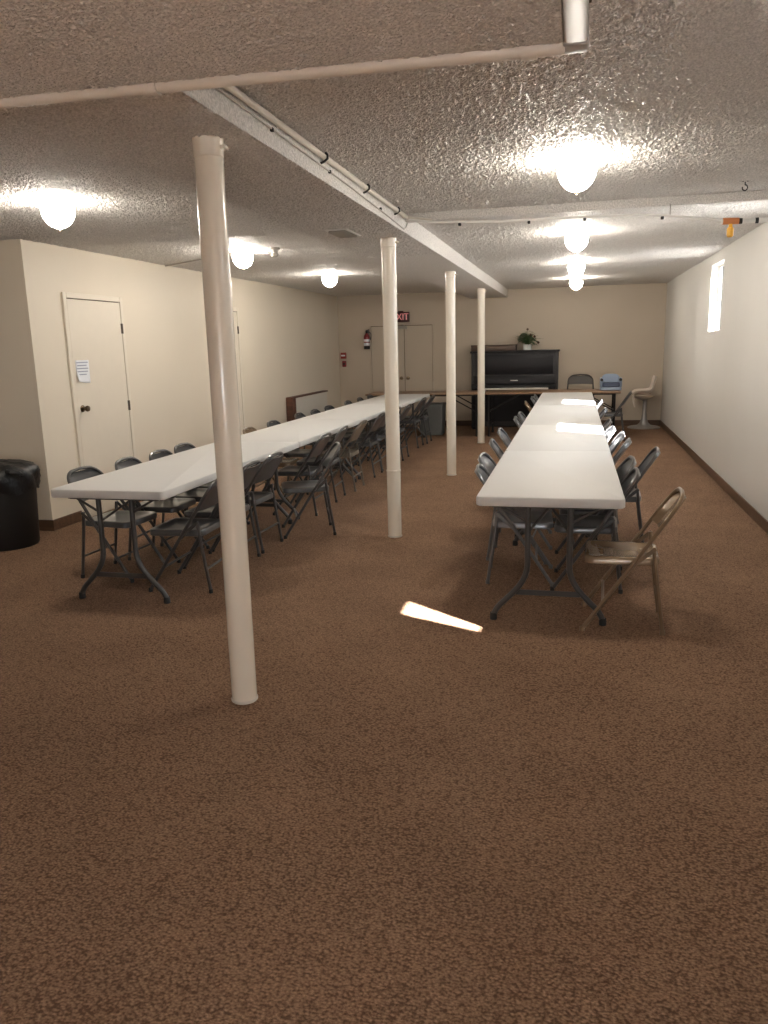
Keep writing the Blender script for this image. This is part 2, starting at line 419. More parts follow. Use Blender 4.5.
flush_door('door_2', 'cream flush door mostly hidden behind the front column', 9.43, 10.31, 2.06, -.31, .444, (1.82, .25))
# double door
d = bpy.data.objects.new('door_3', None); COL.objects.link(d); d['kind'] = 'structure'; tag(d, 'cream double door under the exit sign', 'door')
d.location = (-3.275, YB, 0)
bm = new(); t = .022
for s in (-1, 1): box(bm, s * (.605 + t / 2) - t / 2, s * (.605 + t / 2) + t / 2, -.025, 0, 0, 1.93 + t, .004, 1)
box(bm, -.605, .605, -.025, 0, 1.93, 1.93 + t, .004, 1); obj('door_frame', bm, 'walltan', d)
bm = new(); box(bm, -.605, .605, -.003, 0, 0, 1.93); obj('door_gap', bm, 'gap', d)
for s in (-1, 1):
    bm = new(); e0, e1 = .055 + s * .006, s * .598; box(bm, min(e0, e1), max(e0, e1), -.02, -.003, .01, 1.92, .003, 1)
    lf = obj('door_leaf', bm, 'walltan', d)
    bm = new(); lathe(bm, [(0, -.02), (.032, -.02), (.032, -.026), (.012, -.03), (.011, -.055), (.026, -.06), (.030, -.075), (.024, -.088), (0, -.092)], 18, (.055 + s * .065, 0, .93), 'Y')
    obj('door_knob', bm, 'brass', lf)
bm = new(); box(bm, -.12, .12, -.075, -.021, 1.86, 1.92, .006, 1); tube(bm, [(-.03, -.06, 1.89), (.14, -.16, 1.90), (.02, -.05, 1.945)], .008, 6)
obj('door_closer', bm, 'duct', d)

# paper notice on door_1
pn = thing('paper_notice', 'white printed sheet taped to the cream flush door', 'paper', (XL + .0165, 6.665, 1.285))
bm = new()
nx, nz = 6, 8; W_, H_ = .21, .215
vs = [[None] * (nz + 1) for _ in range(nx + 1)]
for i in range(nx + 1):
    for j in range(nz + 1):
        u, v = i / nx, j / nz
        curl = max(0, (1 - u) * .6 + (1 - v) * .6 - .80); vs[i][j] = bm.verts.new((.0015 + curl ** 1.5 * .09, (u - .5) * W_, v * H_ + (curl * .05)))
for i in range(nx):
    for j in range(nz): bm.faces.new((vs[i][j], vs[i + 1][j], vs[i + 1][j + 1], vs[i][j + 1]))
sh = obj('sheet', bm, 'paper', pn); sm = sh.modifiers.new('thickness', 'SOLIDIFY'); sm.thickness = .001
bm = new()
for k, (a, b_) in enumerate([(.06, .92), (.1, .8), (.05, .9), (.08, .86), (.06, .75)]):
    z = H_ * (.90 - .13 * k); box(bm, .0026, .0032, (a - .5) * W_, (b_ - .5) * W_, z - .005, z + .005)
obj('printed_lines', bm, 'ink', pn)

# ------------------------------------------------------------------ columns
colY = [3.077, 6.213, 9.360, 12.490]
collab = ['glossy cream pipe column standing closest to the camera', 'cream pipe column with a joint ring beside the door-side tables',
          'cream pipe column between the two rows of tables, third from the camera', 'cream pipe column in front of the piano']
for i, y in enumerate(colY):
    c = thing('support_column', collab[i], 'column', (-1.43, y, 0), 0, 'cream pipe columns under the beam', 'thing')
    r = .057
    bm = new(); lathe(bm, [(0, 0), (r, 0)] + [(r + random.uniform(-.0006, .0006), z * ZB / 24) for z in range(1, 24)] + [(r, ZB - .001), (0, ZB - .001)], 32)
    obj('shaft', bm, 'column', c)
    bm = new(); lathe(bm, [(r, ZB - .075), (r + .004, ZB - .07), (r + .005, ZB - .012), (r + .008, ZB - .002), (r, ZB - .002)], 32)
    box(bm, r - .004, r + .022, -.02, .02, ZB - .045, ZB - .03, .003, 1)
    obj('top_collar', bm, 'column', c)
    bm = new(); lathe(bm, [(r, .002), (r + .003, .003), (r + .003, .012), (r, .015)], 32); obj('base_ring', bm, 'pipe', c)
    if i == 1:
        bm = new(); lathe(bm, [(r, .55), (r + .003, .553), (r + .003, .565), (r, .568)], 32); obj('joint_ring', bm, 'column', c)

# ------------------------------------------------------------------ ceiling lights
def light(x, y, label, first=[None]):
    if first[0] is not None:
        return dup(first[0], (x, y, ZC), 0, label)
    t = thing('ceiling_light', label, 'ceiling light', (x, y, ZC), 0, 'frosted dome ceiling lights')
    bm = new(); lathe(bm, [(0, 0), (.075, 0), (.078, -.012), (.060, -.028), (.048, -.034), (.048, -.05), (0, -.05)], 28); obj('base', bm, 'lampbase', t)
    R = .101
    prof = [(0, -.046), (.07, -.046), (.094, -.050), (R, -.062)] + [(R * math.cos(a), -.070 - .112 * math.sin(a)) for a in [PI / 2 * k / 9 for k in range(1, 9)]] + [(0, -.182)]
    bm = new(); lathe(bm, prof, 28); obj('globe', bm, 'globe', t)
    bm = new(); lathe(bm, [(0, -.180), (.010, -.181), (.012, -.188), (.006, -.193), (.007, -.198), (0, -.202)], 14); obj('finial', bm, 'brass', t)
    first[0] = t
    return t
for k, y in enumerate([4.545, 7.49, 10.31, 13.04]):
    light(-.015, y, 'lit dome ceiling light over the window-side tables, ' + ['nearest the camera', 'second from the camera', 'third from the camera', 'farthest, close to the piano'][k])
for k, y in enumerate([4.597, 7.477, 10.324]):
    light(-3.185, y, 'lit dome ceiling light over the door-side tables, ' + ['nearest the camera and the bin', 'beside the front column, in the middle', 'farthest from the camera'][k])

# ------------------------------------------------------------------ pipes, cables, small ceiling things
p = thing('ceiling_pipe', 'cream painted pipe along the edge of the lowered soffit', 'pipe', (0, 0, 0))
bm = new()
def sy(x): return 1.95 + (x - XO) / (-.05 - XO) * .285
tube(bm, [(x, sy(x) + .006, 2.297) for x in [XO + .3, -5, -3, -2, -1.1, -.6, -.045]], .020, 12); obj('pipe_run', bm, 'pipe', p)
for x in (-1.18, -.135):
    bm = new(); tube(bm, [(x - .02, sy(x) + .006, 2.297), (x + .02, sy(x + .02) + .006, 2.297)], .0245, 14); obj('pipe_coupling', bm, 'pipe', p)
p = thing('duct_channel', 'flat grey painted duct along the side of the lowered soffit', 'duct', (0, 0, 0))
bm = new(); box(bm, -.049, .010, YN + .05, 2.275, 2.295, 2.36, .008, 2); obj('channel', bm, 'duct', p)
bm = new(); box(bm, -.052, .013, 2.215, 2.285, 2.289, 2.365, .008, 2); obj('end_cap', bm, 'duct', p)
bm = new(); lathe(bm, [(0, 0), (.014, 0), (.014, .006), (0, .008)], 12, (.010, 2.04, 2.33), 'X'); obj('knockout', bm, 'gap', p)

p = thing('beam_conduit', 'cream pipe clipped along the bright side of the beam', 'pipe', (0, 0, 0))
bm = new(); tube(bm, [(-1.232, 2.25, 2.488), (-1.232, 3.2, 2.486), (-1.232, 4.4, 2.483), (-1.232, 5.4, 2.480), (-1.225, 5.93, 2.476), (-1.16, 5.985, 2.470), (-1.05, 5.99, 2.450)], .0135, 10)
obj('pipe_run', bm, 'pipe', p)
for y in (2.66, 3.97, 4.79, 5.63):
    bm = new(); tube(bm, [(-1.249, y, 2.455), (-1.228, y, 2.462), (-1.212, y, 2.474), (-1.212, y, 2.492), (-1.222, y, 2.502)], .006, 6); obj('pipe_clip', bm, 'rubber', p)
p = thing('beam_wire', 'thin grey wire stapled under the pipe on the beam side', 'wire', (0, 0, 0))
bm = new(); tube(bm, [(-1.243, 2.25, 2.470), (-1.243, 3.2, 2.455), (-1.243, 4.5, 2.435), (-1.243, 5.4, 2.412), (-1.243, 5.92, 2.395), (-1.243, 6.0, 2.42), (-1.243, 6.1, 2.49)], .0045, 6); obj('wire_run', bm, 'vent', p)
for y in (3.3, 4.1, 5.2):
    bm = new(); box(bm, -1.250, -1.236, y - .008, y + .008, 2.442 - (y - 3.3) * .012, 2.458 - (y - 3.3) * .012, .002, 1); obj('staple', bm, 'rubber', p)

p = thing('ceiling_cable', 'white cable strung across below the ceiling from the beam', 'cable', (0, 0, 0))
pts = [(-1.20, 5.90, 2.452), (-1.0, 5.9, 2.425), (-.54, 5.9, 2.405), (.04, 5.9, 2.400), (.32, 5.9, 2.395), (.57, 5.9, 2.378), (.8, 5.9, 2.343), (.925, 5.9, 2.322)]
bm = new(); tube(bm, pts, .009, 8); obj('cable_run', bm, 'whitepipe', p)
for x, z in ((-.83, 2.417), (-.34, 2.403), (.04, 2.400), (.55, 2.380)):
    bm = new(); box(bm, x - .010, x + .010, 5.886, 5.914, z - .026, z - .007, .003, 1); obj('cable_clip', bm, 'rubber', p)
bm = new(); tube(bm, [(.60, 5.9, 2.372), (.60, 5.9, 2.43), (.60, 5.93, 2.455)], .004, 6); obj('hanger_wire', bm, 'vent', p)
p = thing('white_pipe', 'white plastic pipe with orange sleeve and yellow hanging tag', 'pipe', (0, 0, 0))
bm = new(); tube(bm, [(.925, 5.9, 2.318), (1.20, 5.9, 2.312), (1.545, 5.9, 2.308)], .016, 12); obj('pipe_run', bm, 'whitepipe', p)
bm = new(); tube(bm, [(.935, 5.9, 2.3185), (1.035, 5.9, 2.3165)], .021, 14); obj('sleeve', bm, 'orange', p)
bm = new(); lathe(bm, [(0, 0), (.012, 0), (.013, -.02), (.023, -.03), (.022, -.075), (.014, -.085), (0, -.085)], 16, (.985, 5.9, 2.300)); obj('hanging_tag', bm, 'yellow', p)
for x in (1.045, 1.145):
    bm = new(); tube(bm, [(x - .010, 5.9, 2.316 - (x - .975) * .02), (x + .010, 5.9, 2.316 - (x - .975) * .02)], .0185, 12); obj('pipe_band', bm, 'rubber', p)

h = thing('ceiling_hook', 'black hook screwed into the ceiling near the pale wall', 'hook', (1.01, 5.63, ZC)); h.scale = (.7, .7, .8)
bm = new(); box(bm, -.04, .04, -.008, .008, -.006, 0, .002, 1); obj('plate', bm, 'rubber', h)
bm = new(); tube(bm, [(0, 0, -.004), (0, 0, -.03)] + [(.022 * math.sin(a), 0, -.052 + .022 * math.cos(a)) for a in [PI * 1.6 * k / 9 for k in range(10)]], .005, 7); obj('hook_wire', bm, 'rubber', h)

# conduit + sensor on the door-side ceiling
p = thing('ceiling_conduit', 'thin pipe on the ceiling from door wall to small sensor', 'pipe', (0, 0, 0))
bm = new(); tube(bm, [(XL, 8.45, ZC - .012), (-3.9, 8.02, ZC - .012), (-3.30, 7.62, ZC - .014), (-3.0, 7.52, ZC - .035), (-2.93, 7.51, ZC - .05)], .008, 8); obj('pipe_run', bm, 'vent', p)
p = thing('smoke_sensor', 'small grey ceiling sensor beside the middle dome light', 'sensor', (-2.86, 7.50, ZC))
bm = new(); lathe(bm, [(0, 0), (.05, 0), (.052, -.02), (.03, -.035), (.028, -.055), (0, -.055)], 20); obj('housing', bm, 'duct', p)
bm = new(); lathe(bm, [(.028, -.055), (.038, -.065), (.030, -.085), (0, -.092)], 18); obj('sensor_head', bm, 'vent', p)

# vent in the beam underside
v = thing('air_vent', 'small dusty louvred vent in the beam underside', 'vent', (-1.65, 5.71, ZB - .012))
bm = new()
a, b_ = .085, .185
box(bm, -a, a, -b_, -b_ + .02, -.008, 0, .002, 1); box(bm, -a, a, b_ - .02, b_, -.008, 0, .002, 1)
box(bm, -a, -a + .02, -b_ + .02, b_ - .02, -.008, 0, .002, 1); box(bm, a - .02, a, -b_ + .02, b_ - .02, -.008, 0, .002, 1)
obj('vent_frame', bm, 'whitepipe', v)
bm = new(); rt = Matrix.Rotation(.5, 3, 'X')
for k in range(12): box(bm, -a + .02, a - .02, -.145 + k * .0262 - .010, -.105 + k * .0262 + .010, -.006, -.004, rot=rt)
obj('louvres', bm, 'vent', v)

# ------------------------------------------------------------------ folding tables
def folding_table(name, L, W, top_m, leg_m, label, loc, rz, group, splay=True):
    """local: length along y from 0 to L, width along x centred, top at z=.74"""
    t = thing(name, label, 'table', loc, rz, group)
    bm = new(); th = .056 if splay else .032
    fn = lambda ins: rrect(-W / 2 + ins, W / 2 - ins, .004 + ins, L - .004 - ins, max(.035 - ins, .01) if splay else .012)
    slab(bm, fn, [(.012, .74 - th), (.003, .74 - th + .004), (0, .74 - th + .010), (0, .74 - .012), (.004, .74 - .004), (.013, .74)])
    obj('tabletop', bm, top_m, t)
    bm = new()
    for s in (-1, 1): box(bm, s * (W / 2 - .075) - .012, s * (W / 2 - .075) + .012, .10, L - .10, .74 - th - .022, .74 - th, .003, 1)
    for y in (.10, L - .10): box(bm, -W / 2 + .085, W / 2 - .085, y - .012, y + .012, .74 - th - .022, .74 - th, .003, 1)
    obj('under_frame', bm, leg_m, t)
    zt = .74 - th - .005
    for e, y in ((1, .10), (-1, L - .10)):
        for s in (-1, 1):
            bm = new()
            if splay:
                pts = [(s * .115, y, zt), (s * .115, y, .36)] + bez((s * .115, y, .34), (s * .115, y, .25), (s * .19, y, .17), 5) + bez((s * .24, y, .118), (s * .305, y, .06), (s * .305, y, .012), 5)
            else:
                pts = [(s * (W / 2 - .06), y, zt), (s * (W / 2 - .06), y, .012)]
            tube(bm, pts, .0165, 12); lg = obj('leg', bm, leg_m, t)
            bm = new(); q = pts[-1]; lathe(bm, [(0, 0), (.020, 0), (.021, .012), (.019, .04), (.0165, .04)], 14, (q[0], q[1], 0)); obj('foot_cap', bm, 'rubber', lg)
        bm = new()
        hx = .178 if splay else W / 2 - .06
        box(bm, -hx, hx, y - .007, y + .007, .155, .185, .003, 1)
        if not splay: box(bm, -hx, hx, y - .007, y + .007, .40, .425, .003, 1)
        obj('crossbar', bm, leg_m, t)
        bm = new()
        if splay:
            tube(bm, [(-.115, y, .52), (0, y + e * .22, .63), (0, y + e * .45, .685)], .008, 8); tube(bm, [(.115, y, .52), (0, y + e * .22, .63)], .008, 8)
            tube(bm, [(-.30, y, .685), (-.115, y, .58)], .008, 8); tube(bm, [(.30, y, .685), (.115, y, .58)], .008, 8)
        else:
            tube(bm, [(-W / 2 + .06, y, .42), (-W / 2 + .06, y + e * .5, .695)], .010, 8); tube(bm, [(W / 2 - .06, y, .42), (W / 2 - .06, y + e * .5, .695)], .010, 8)
        obj('brace', bm, leg_m, t)
    return t

TXC = -3.156 + .381
nth = ['at the camera end of', 'second from the camera in', 'third from the camera in', 'at the piano end of']
for row, xc, ends in (('door-side', TXC - .012, [4.19, 6.65, 8.85, 11.05, 13.28]), ('window-side', -.119, [4.235, 6.15, 8.10, 10.62, 13.28])):
    for k in range(4):
        folding_table('folding_table', ends[k + 1] - ends[k], .795, 'white_top', 'grey_metal',
                      f'white plastic folding table {nth[k]} the {row} row', (xc, ends[k], 0), 0, f'white folding tables in the {row} row')
folding_table('brown_table', 2.04, .76, 'brown_top', 'black_metal', 'brown laminate folding table in front of the cream double door', (-1.51, 13.70, 0), PI / 2, 'brown tables across the far end', False)
folding_table('brown_table', 2.24, .76, 'brown_top', 'black_metal', 'brown laminate folding table in front of the piano, blue booster on it', (.74, 13.70, 0), PI / 2, 'brown tables across the far end', False)

# ------------------------------------------------------------------ folding chairs
def folding_chair(name, sheet_m, tube_m, label, zs=1.0, panel=.235):
    """faces +x; origin on the floor between the feet"""
    t = thing(name, label, 'chair')
    F = Vector((.205, 0, .012)); Tp = Vector((-.290, 0, .752 * zs)); d = (Tp - F); Ln = d.length; d.normalize()
    nrm = Vector((d.z, 0, -d.x)) * -1          # pointing backwards/up away from the seat
    nrm = Vector((-d.z, 0, d.x))
    nrm = Vector((d.z, 0, -d.x)) if Vector((d.z, 0, -d.x)).x > 0 else nrm   # forward side
    HW = .212; r = .0115
    sh = Ln * .52
    P = lambda s, y, o=0: F + d * s + Vector((0, y, 0)) + nrm * o
    # front legs (feet to hinge), each its own mesh
    for s in (-1, 1):
        bm = new(); tube(bm, [P(0, s * HW), P(sh, s * HW)], r, 10); lg = obj('leg', bm, tube_m, t)
        bm = new(); f0 = P(0, s * HW); lathe(bm, [(0, -.012), (.0135, -.012), (.0135, .010), (.0115, .014)], 12, f0); obj('foot_cap', bm, 'rubber' if 'chair' == tube_m[:5] else tube_m, lg)
    # back frame: inverted U
    R = .115
    def HWs(q): return HW - .030 * max(0, min(1, (q - sh) / (Ln - sh)))
    HT = HWs(Ln - R)
    pts = [P(sh, -HW), P((sh + Ln - R) / 2, -HWs((sh + Ln - R) / 2)), P(Ln - R, -HT)]
    for k in range(1, 8):
        a = PI / 2 * k / 8; pts.append(P(Ln - R + R * math.sin(a), -HT + R * (1 - math.cos(a))))
    pts += [P(Ln, -HT + R), P(Ln + .006, 0)]
    pts = pts + [Vector((q.x, -q.y, q.z)) for q in pts[-2::-1]]
    bm = new(); tube(bm, pts, r, 10); obj('back_frame', bm, tube_m, t)
    # rear legs
    for s in (-1, 1):
        y = s * .190
        bm = new(); top = (-.152, y, .482); tube(bm, [(-.215, y, .012), (-.168, y, .34), top], r * .95, 10); lg = obj('leg', bm, tube_m, t)
        bm = new(); lathe(bm, [(0, 0), (.0135, 0), (.0135, .022), (.011, .026)], 12, (-.215, y, 0)); obj('foot_cap', bm, 'rubber' if 'chair' == tube_m[:5] else tube_m, lg)
        bm = new()
        a = Vector((-.152, s * .2015, .472)); b = P(sh * .93, s * .2015); c = b - a
        mid = (a + b) / 2; ang = math.atan2(c.z, c.x)
        box(bm, mid.x - c.length / 2 - .012, mid.x + c.length / 2 + .012, mid.y - .003, mid.y + .003, mid.z - .011, mid.z + .011, .002, 1, rot=Matrix.Rotation(-ang, 3, 'Y'))
        obj('hinge_arm', bm, tube_m, t)
    bm = new(); tube(bm, [(-.194, -.19, .16), (-.194, .19, .16)], .008, 8); obj('stretcher', bm, tube_m, t)
    bm = new(); tube(bm, [P(Ln * .21, -HW), P(Ln * .21, HW)], .008, 8); obj('stretcher', bm, tube_m, t)
    # seat pan
    def outline(ins):
        o = []
        for x, y in rrect(-.185 + ins, .205 - ins, -.180 + ins, .180 - ins, max(.055 - ins, .012), 5):
            o.append((x, y * (1.0 + .10 * (x + .185) / .39)))
        return o
    bm = new()
    lv = [(.010, .376), (0, .381), (0, .409), (.005, .417), (.014, .420), (.035, .418), (.06, .411), (.10, .407)]
    slab(bm, outline, lv)
    st = obj('seat', bm, sheet_m, t)
    # backrest: curved sheet under the top bend
    bm = new(); nu, nv = 12, 8; s0, s1 = Ln - panel, Ln - .004
    front = []
    for j in range(nv + 1):
        s = s0 + (s1 - s0) * j / nv
        e = max(0, s - (Ln - R)); w = HT - R + math.sqrt(max(R * R - e * e, 0)) if e > 0 else HWs(s)
        w = max(w - .004, .05)
        low = .018 if j == 0 else 0
        row = []
        for i in range(nu + 1):
            u = -1 + 2 * i / nu; y = u * w
            off = -.028 * (1 - (y / HW) ** 2) + .002
            row.append(P(s + low * (u * u) * -1 + (low * .5), y, off))
        front.append(row)
    g = [[bm.verts.new(q + nrm * .004) for q in row] for row in front]
    h2 = [[bm.verts.new(q - nrm * .004) for q in row] for row in front]
    for j in range(nv):
        for i in range(nu):
            bm.faces.new((g[j][i], g[j][i + 1], g[j + 1][i + 1], g[j + 1][i])); bm.faces.new((h2[j][i], h2[j + 1][i], h2[j + 1][i + 1], h2[j][i + 1]))
    for i in range(nu):
        bm.faces.new((g[0][i], h2[0][i], h2[0][i + 1], g[0][i + 1])); bm.faces.new((g[nv][i], g[nv][i + 1], h2[nv][i + 1], h2[nv][i]))
    for j in range(nv):
        bm.faces.new((g[j][0], g[j + 1][0], h2[j + 1][0], h2[j][0])); bm.faces.new((g[j][nu], h2[j][nu], h2[j + 1][nu], g[j + 1][nu]))
    obj('backrest', bm, sheet_m, t)
    return t

protos = {}
def put_chair(kind, bx, by, face, label, group):
    """bx,by = top centre of the backrest; face = direction the sitter looks, degrees"""
    a = math.radians(face); cx = bx + .295 * math.cos(a); cy = by + .295 * math.sin(a)
    if kind not in protos:
        mm = {'grey': ('chair_grey', 'chair_tube'), 'silver': ('chair_silver', 'silver_tube'), 'tan': ('chair_tan', 'tan_tube'), 'taupe': ('chair_taupe', 'taupe_tube')}[kind]
        c = folding_chair('folding_chair', *mm, label); c.location = (cx, cy, 0); c.rotation_euler = (0, 0, a); c['group'] = group
        protos[kind] = c; return c
    return dup(protos[kind], (cx, cy, 0), a, label, group)

def ordinal(k): return ['first', 'second', 'third', 'fourth', 'fifth', 'sixth', 'seventh', 'eighth', 'ninth', 'tenth', 'eleventh', 'twelfth', 'thirteenth', 'fourteenth'][k]
G1, G2 = 'folding chairs along the window-side tables', 'folding chairs along the door-side tables'
# tan chair at the camera end
put_chair('tan', .580, 4.42, 178, 'tan metal folding chair half under the camera end of the window-side table', G1)
for k, (x, y, f, kind) in enumerate([(.40, 5.12, 178, 'grey'), (.41, 5.66, 183, 'grey'), (.62, 6.16, 178, 'grey'), (.45, 6.72, 174, 'silver'), (.43, 7.23, 180, 'silver'), (.37, 7.72, 184, 'silver'),
                                     (.37, 8.45, 180, 'silver'), (.38, 9.87, 180, 'silver'), (.37, 11.23, 178, 'silver')]):
    put_chair(kind, x, y, f, ('dark' if kind == 'grey' else 'pale') + f' grey folding chair, window-wall side of the window-side tables, {ordinal(k)} behind the tan one', G1)
put_chair('grey', .87, 13.03, 176, 'dark grey folding chair standing free near the white pedestal chair', G1)
put_chair('tan', -.66, 11.07, 2, 'tan folding chair on the column side of the window-side tables', G1)
for k, (x, y, f, kind) in enumerate([(-.62, 5.20, 3, 'silver'), (-.66, 5.78, -3, 'silver'), (-.68, 6.66, 4, 'silver'), (-.69, 7.52, 0, 'silver'), (-.63, 8.75, 2, 'silver'), (-.62, 9.32, -2, 'silver'), (-.62, 11.98, 0, 'silver'), (-.60, 12.46, 1, 'silver')]):
    put_chair(kind, x, y, f, f'grey folding chair, column side of the window-side tables, {ordinal(k)} grey from the camera', G1)
put_chair('tan', -3.31, 7.62, 2, 'brownish folding chair on the door-wall side of the door-side tables', G2)
for k, (x, y, f) in enumerate([(-3.44, 4.90, -3), (-3.38, 5.38, 2), (-3.34, 5.82, 0), (-3.36, 6.27, 0), (-3.33, 8.35, -2), (-3.37, 9.35, 2), (-3.33, 9.85, 0), (-3.34, 10.50, -3), (-3.34, 11.45, 0), (-3.34, 12.15, 2), (-3.34, 12.80, 0)]):
    put_chair('grey', x, y, f, f'grey folding chair, wall side of the door-side tables, {ordinal(k)} grey from the camera', G2)
put_chair('taupe', -2.24, 8.36, 181, 'taupe folding chair on the column side of the door-side tables', G2)
put_chair('grey', -1.95, 6.40, 203, 'dark folding chair pulled out and turned, between the two front columns', G2)
for k, (x, y, f) in enumerate([(-2.22, 4.72, 182), (-2.25, 5.25, 180), (-2.25, 5.72, 178), (-2.27, 7.10, 180), (-2.28, 7.75, 183), (-2.25, 9.28, 180), (-2.27, 9.77, 180), (-2.26, 10.22, 180), (-2.20, 10.68, 180), (-2.24, 12.0, 179), (-2.20, 12.55, 180)]):
    put_chair('grey', x, y, f, f'dark grey folding chair, column side of the door-side tables, {ordinal(k)} tucked one from the camera', G2)
# taller chair behind the brown table
hc = folding_chair('tall_chair', 'chair_dark', 'chair_dark', 'dark brown-grey chair with arched back behind the brown table by the booster', 1.28, .17); hc.scale = (1, 1.12, 1)
hc.location = (.10, 14.30 - .02, 0); hc.rotation_euler = (0, 0, -PI / 2)

# ------------------------------------------------------------------ piano
pi_ = thing('upright_piano', 'black upright piano against the cream end wall', 'piano', (-1.085, YB - .015, 0))
bm = new(); box(bm, -.755, .755, -.36, -.02, .02, 1.375, .006, 1); obj('case', bm, 'piano_dull', pi_)
for s in (-1, 1):
    bm = new(); box(bm, s * .765 - .022, s * .765 + .022, -.40, 0, 0, 1.375, .005, 1); obj('side_panel', bm, 'piano_dull', pi_)
bm = new(); box(bm, -.81, .81, -.43, .0, 1.376, 1.412, .008, 2); obj('lid', bm, 'piano', pi_)
bm = new(); box(bm, -.70, .70, -.385, -.362, .985, 1.345, .008, 2); obj('music_panel', bm, 'piano', pi_)
bm = new(); box(bm, -.74, .74, -.45, -.37, .80, .965, .012, 2, rot=Matrix.Rotation(-.14, 3, 'X'))
fb = obj('fallboard', bm, 'piano', pi_)
bm = new()
for k in range(6): box(bm, -.06 + k * .022, -.043 + k * .022, -.464, -.462, .868, .884)
obj('maker_mark', bm, 'keys', fb)
bm = new(); box(bm, -.765, .765, -.64, -.36, .655, .715, .01, 2); obj('keybed', bm, 'piano', pi_)
for k in range(36):
    x = -.62 + k * 1.24 / 36
    if k == 0: bm = new()
    box(bm, x + .001, x + .0335, -.60, -.46, .715, .742, .003, 1)
obj('white_keys', bm, 'keys', pi_)
for s in (-1, 1):
    bm = new(); box(bm, s * .70 - .06, s * .70 + .06, -.62, -.42, .716, .80, .01, 2); obj('key_block', bm, 'piano', pi_)
    bm = new(); box(bm, s * .71 - .03, s * .71 + .03, -.61, -.54, .05, .655, .008, 1); box(bm, s * .71 - .035, s * .71 + .035, -.63, -.36, 0, .05, .006, 1); obj('piano_leg', bm, 'piano', pi_)
bm = new(); box(bm, -.72, .72, -.378, -.362, .12, .64, .006, 1); obj('bottom_panel', bm, 'piano', pi_)
b = thing('wooden_case', 'dark brown wooden case lying on top of the piano', 'case', (-1.47, YB - .24, 1.4125))
bm = new(); box(bm, -.41, .41, -.15, .15, 0, .085, .006, 2); obj('body', bm, 'dark_wood', b)
bm = new(); box(bm, -.415, .415, -.155, .155, .086, .110, .006, 2); obj('lid', bm, 'dark_wood', b)

# plant in vase
pl = thing('potted_plant', 'leafy green plant in a pale glass vase on the piano', 'plant', (-.86, YB - .25, 1.4125))
bm = new(); lathe(bm, [(0, 0), (.075, 0), (.082, .01), (.074, .05), (.084, .10), (.088, .105), (.080, .103), (.068, .05), (.072, .015), (0, .012)], 24); obj('vase', bm, 'vase', pl)
bm = new(); lb = new(); fl = new()
for k in range(46):
    a = random.uniform(0, 2 * PI); sp = random.uniform(.05, 1) ** .7; R_ = .20 * sp; H = .10 + .22 * math.sqrt(max(0, 1 - sp * sp * .9)) * random.uniform(.75, 1.05)
    tip = Vector((R_ * math.cos(a), R_ * math.sin(a) * .8, H)); base = Vector((random.uniform(-.03, .03), random.uniform(-.03, .03), .02))
    cpt = Vector((tip.x * .25, tip.y * .25, H * .85)); path = bez(base, cpt, tip, 6); tube(bm, path, .003, 5)
    for q in range(5):
        pnt = path[3] .lerp(path[6], q / 4) + Vector((random.uniform(-.02, .02), random.uniform(-.02, .02), random.uniform(-.02, .02)))
        az = a + random.uniform(-1.2, 1.2); dv = Vector((math.cos(az), math.sin(az), random.uniform(-.3, .6))).normalized()
        sd = dv.cross(Vector((0, 0, 1))).normalized(); l = random.uniform(.07, .12); w = l * .24; drop = Vector((0, 0, -.25 * l))
        v0 = lb.verts.new(pnt); v1 = lb.verts.new(pnt + dv * l * .5 + sd * w + drop * .2); v2 = lb.verts.new(pnt + dv * l + drop); v3 = lb.verts.new(pnt + dv * l * .5 - sd * w + drop * .2); v4 = lb.verts.new(pnt + dv * l * .5 - Vector((0, 0, .006)))
        lb.faces.new((v0, v1, v4)); lb.faces.new((v1, v2, v4)); lb.faces.new((v2, v3, v4)); lb.faces.new((v3, v0, v4))
for x, y, z in ((.0, -.03, .37), (.20, -.05, .13), (.13, -.08, .24), (.06, -.1, .27)):
    lathe(fl, [(0, -.02), (.018, -.01), (.022, .004), (.012, .02), (0, .024)], 10, (x, y, z)); tube(fl, bez((0, 0, .05), (x * .4, y, z * .6), (x, y, z - .01), 5), .0025, 5)
obj('stems', bm, 'leaf', pl); o = obj('foliage', lb, 'leaf', pl, smooth=0); o.modifiers.new('thickness', 'SOLIDIFY').thickness = .0015
obj('flower_heads', fl, 'leaf_dry', pl)

# ------------------------------------------------------------------ blue booster seat
bs = thing('booster_seat', 'pale blue plastic child booster seat on the brown table', 'booster seat', (.585, 13.74, .741))
bm = new(); slab(bm, lambda i: rrect(-.175 + i, .175 - i, -.16 + i, .15 - i, .04), [(.012, 0), (0, .012), (.006, .05), (.012, .058)]); obj('base', bm, 'blue', bs)
bm = new(); slab(bm, lambda i: rrect(-.145 + i, .145 - i, -.168 + i, .06 - i, .03), [(.01, .058), (0, .068), (.004, .125), (.014, .132)]); obj('seat', bm, 'navy', bs)
bm = new()
poly = [(-.15, .058), (.15, .058), (.158, .15), (.150, .20), (.115, .245), (.07, .262), (-.07, .262), (-.115, .245), (-.150, .20), (-.158, .15)]
prism(bm, poly, .07, .115, lambda a, b, h: Vector((a, h + (b - .058) * .18, b))); obj('backrest', bm, 'blue', bs)
for s in (-1, 1):
    bm = new(); box(bm, s * .150 - .026, s * .150 + .026, -.15, .10, .05, .205, .018, 3); ar = obj('armrest', bm, 'blue', bs)
    bm = new(); lathe(bm, [(0, -.156), (.022, -.156), (.024, -.149), (.0, -.149)], 16, (s * .150, 0, .175), 'Y'); obj('arm_socket', bm, 'rubber', ar)

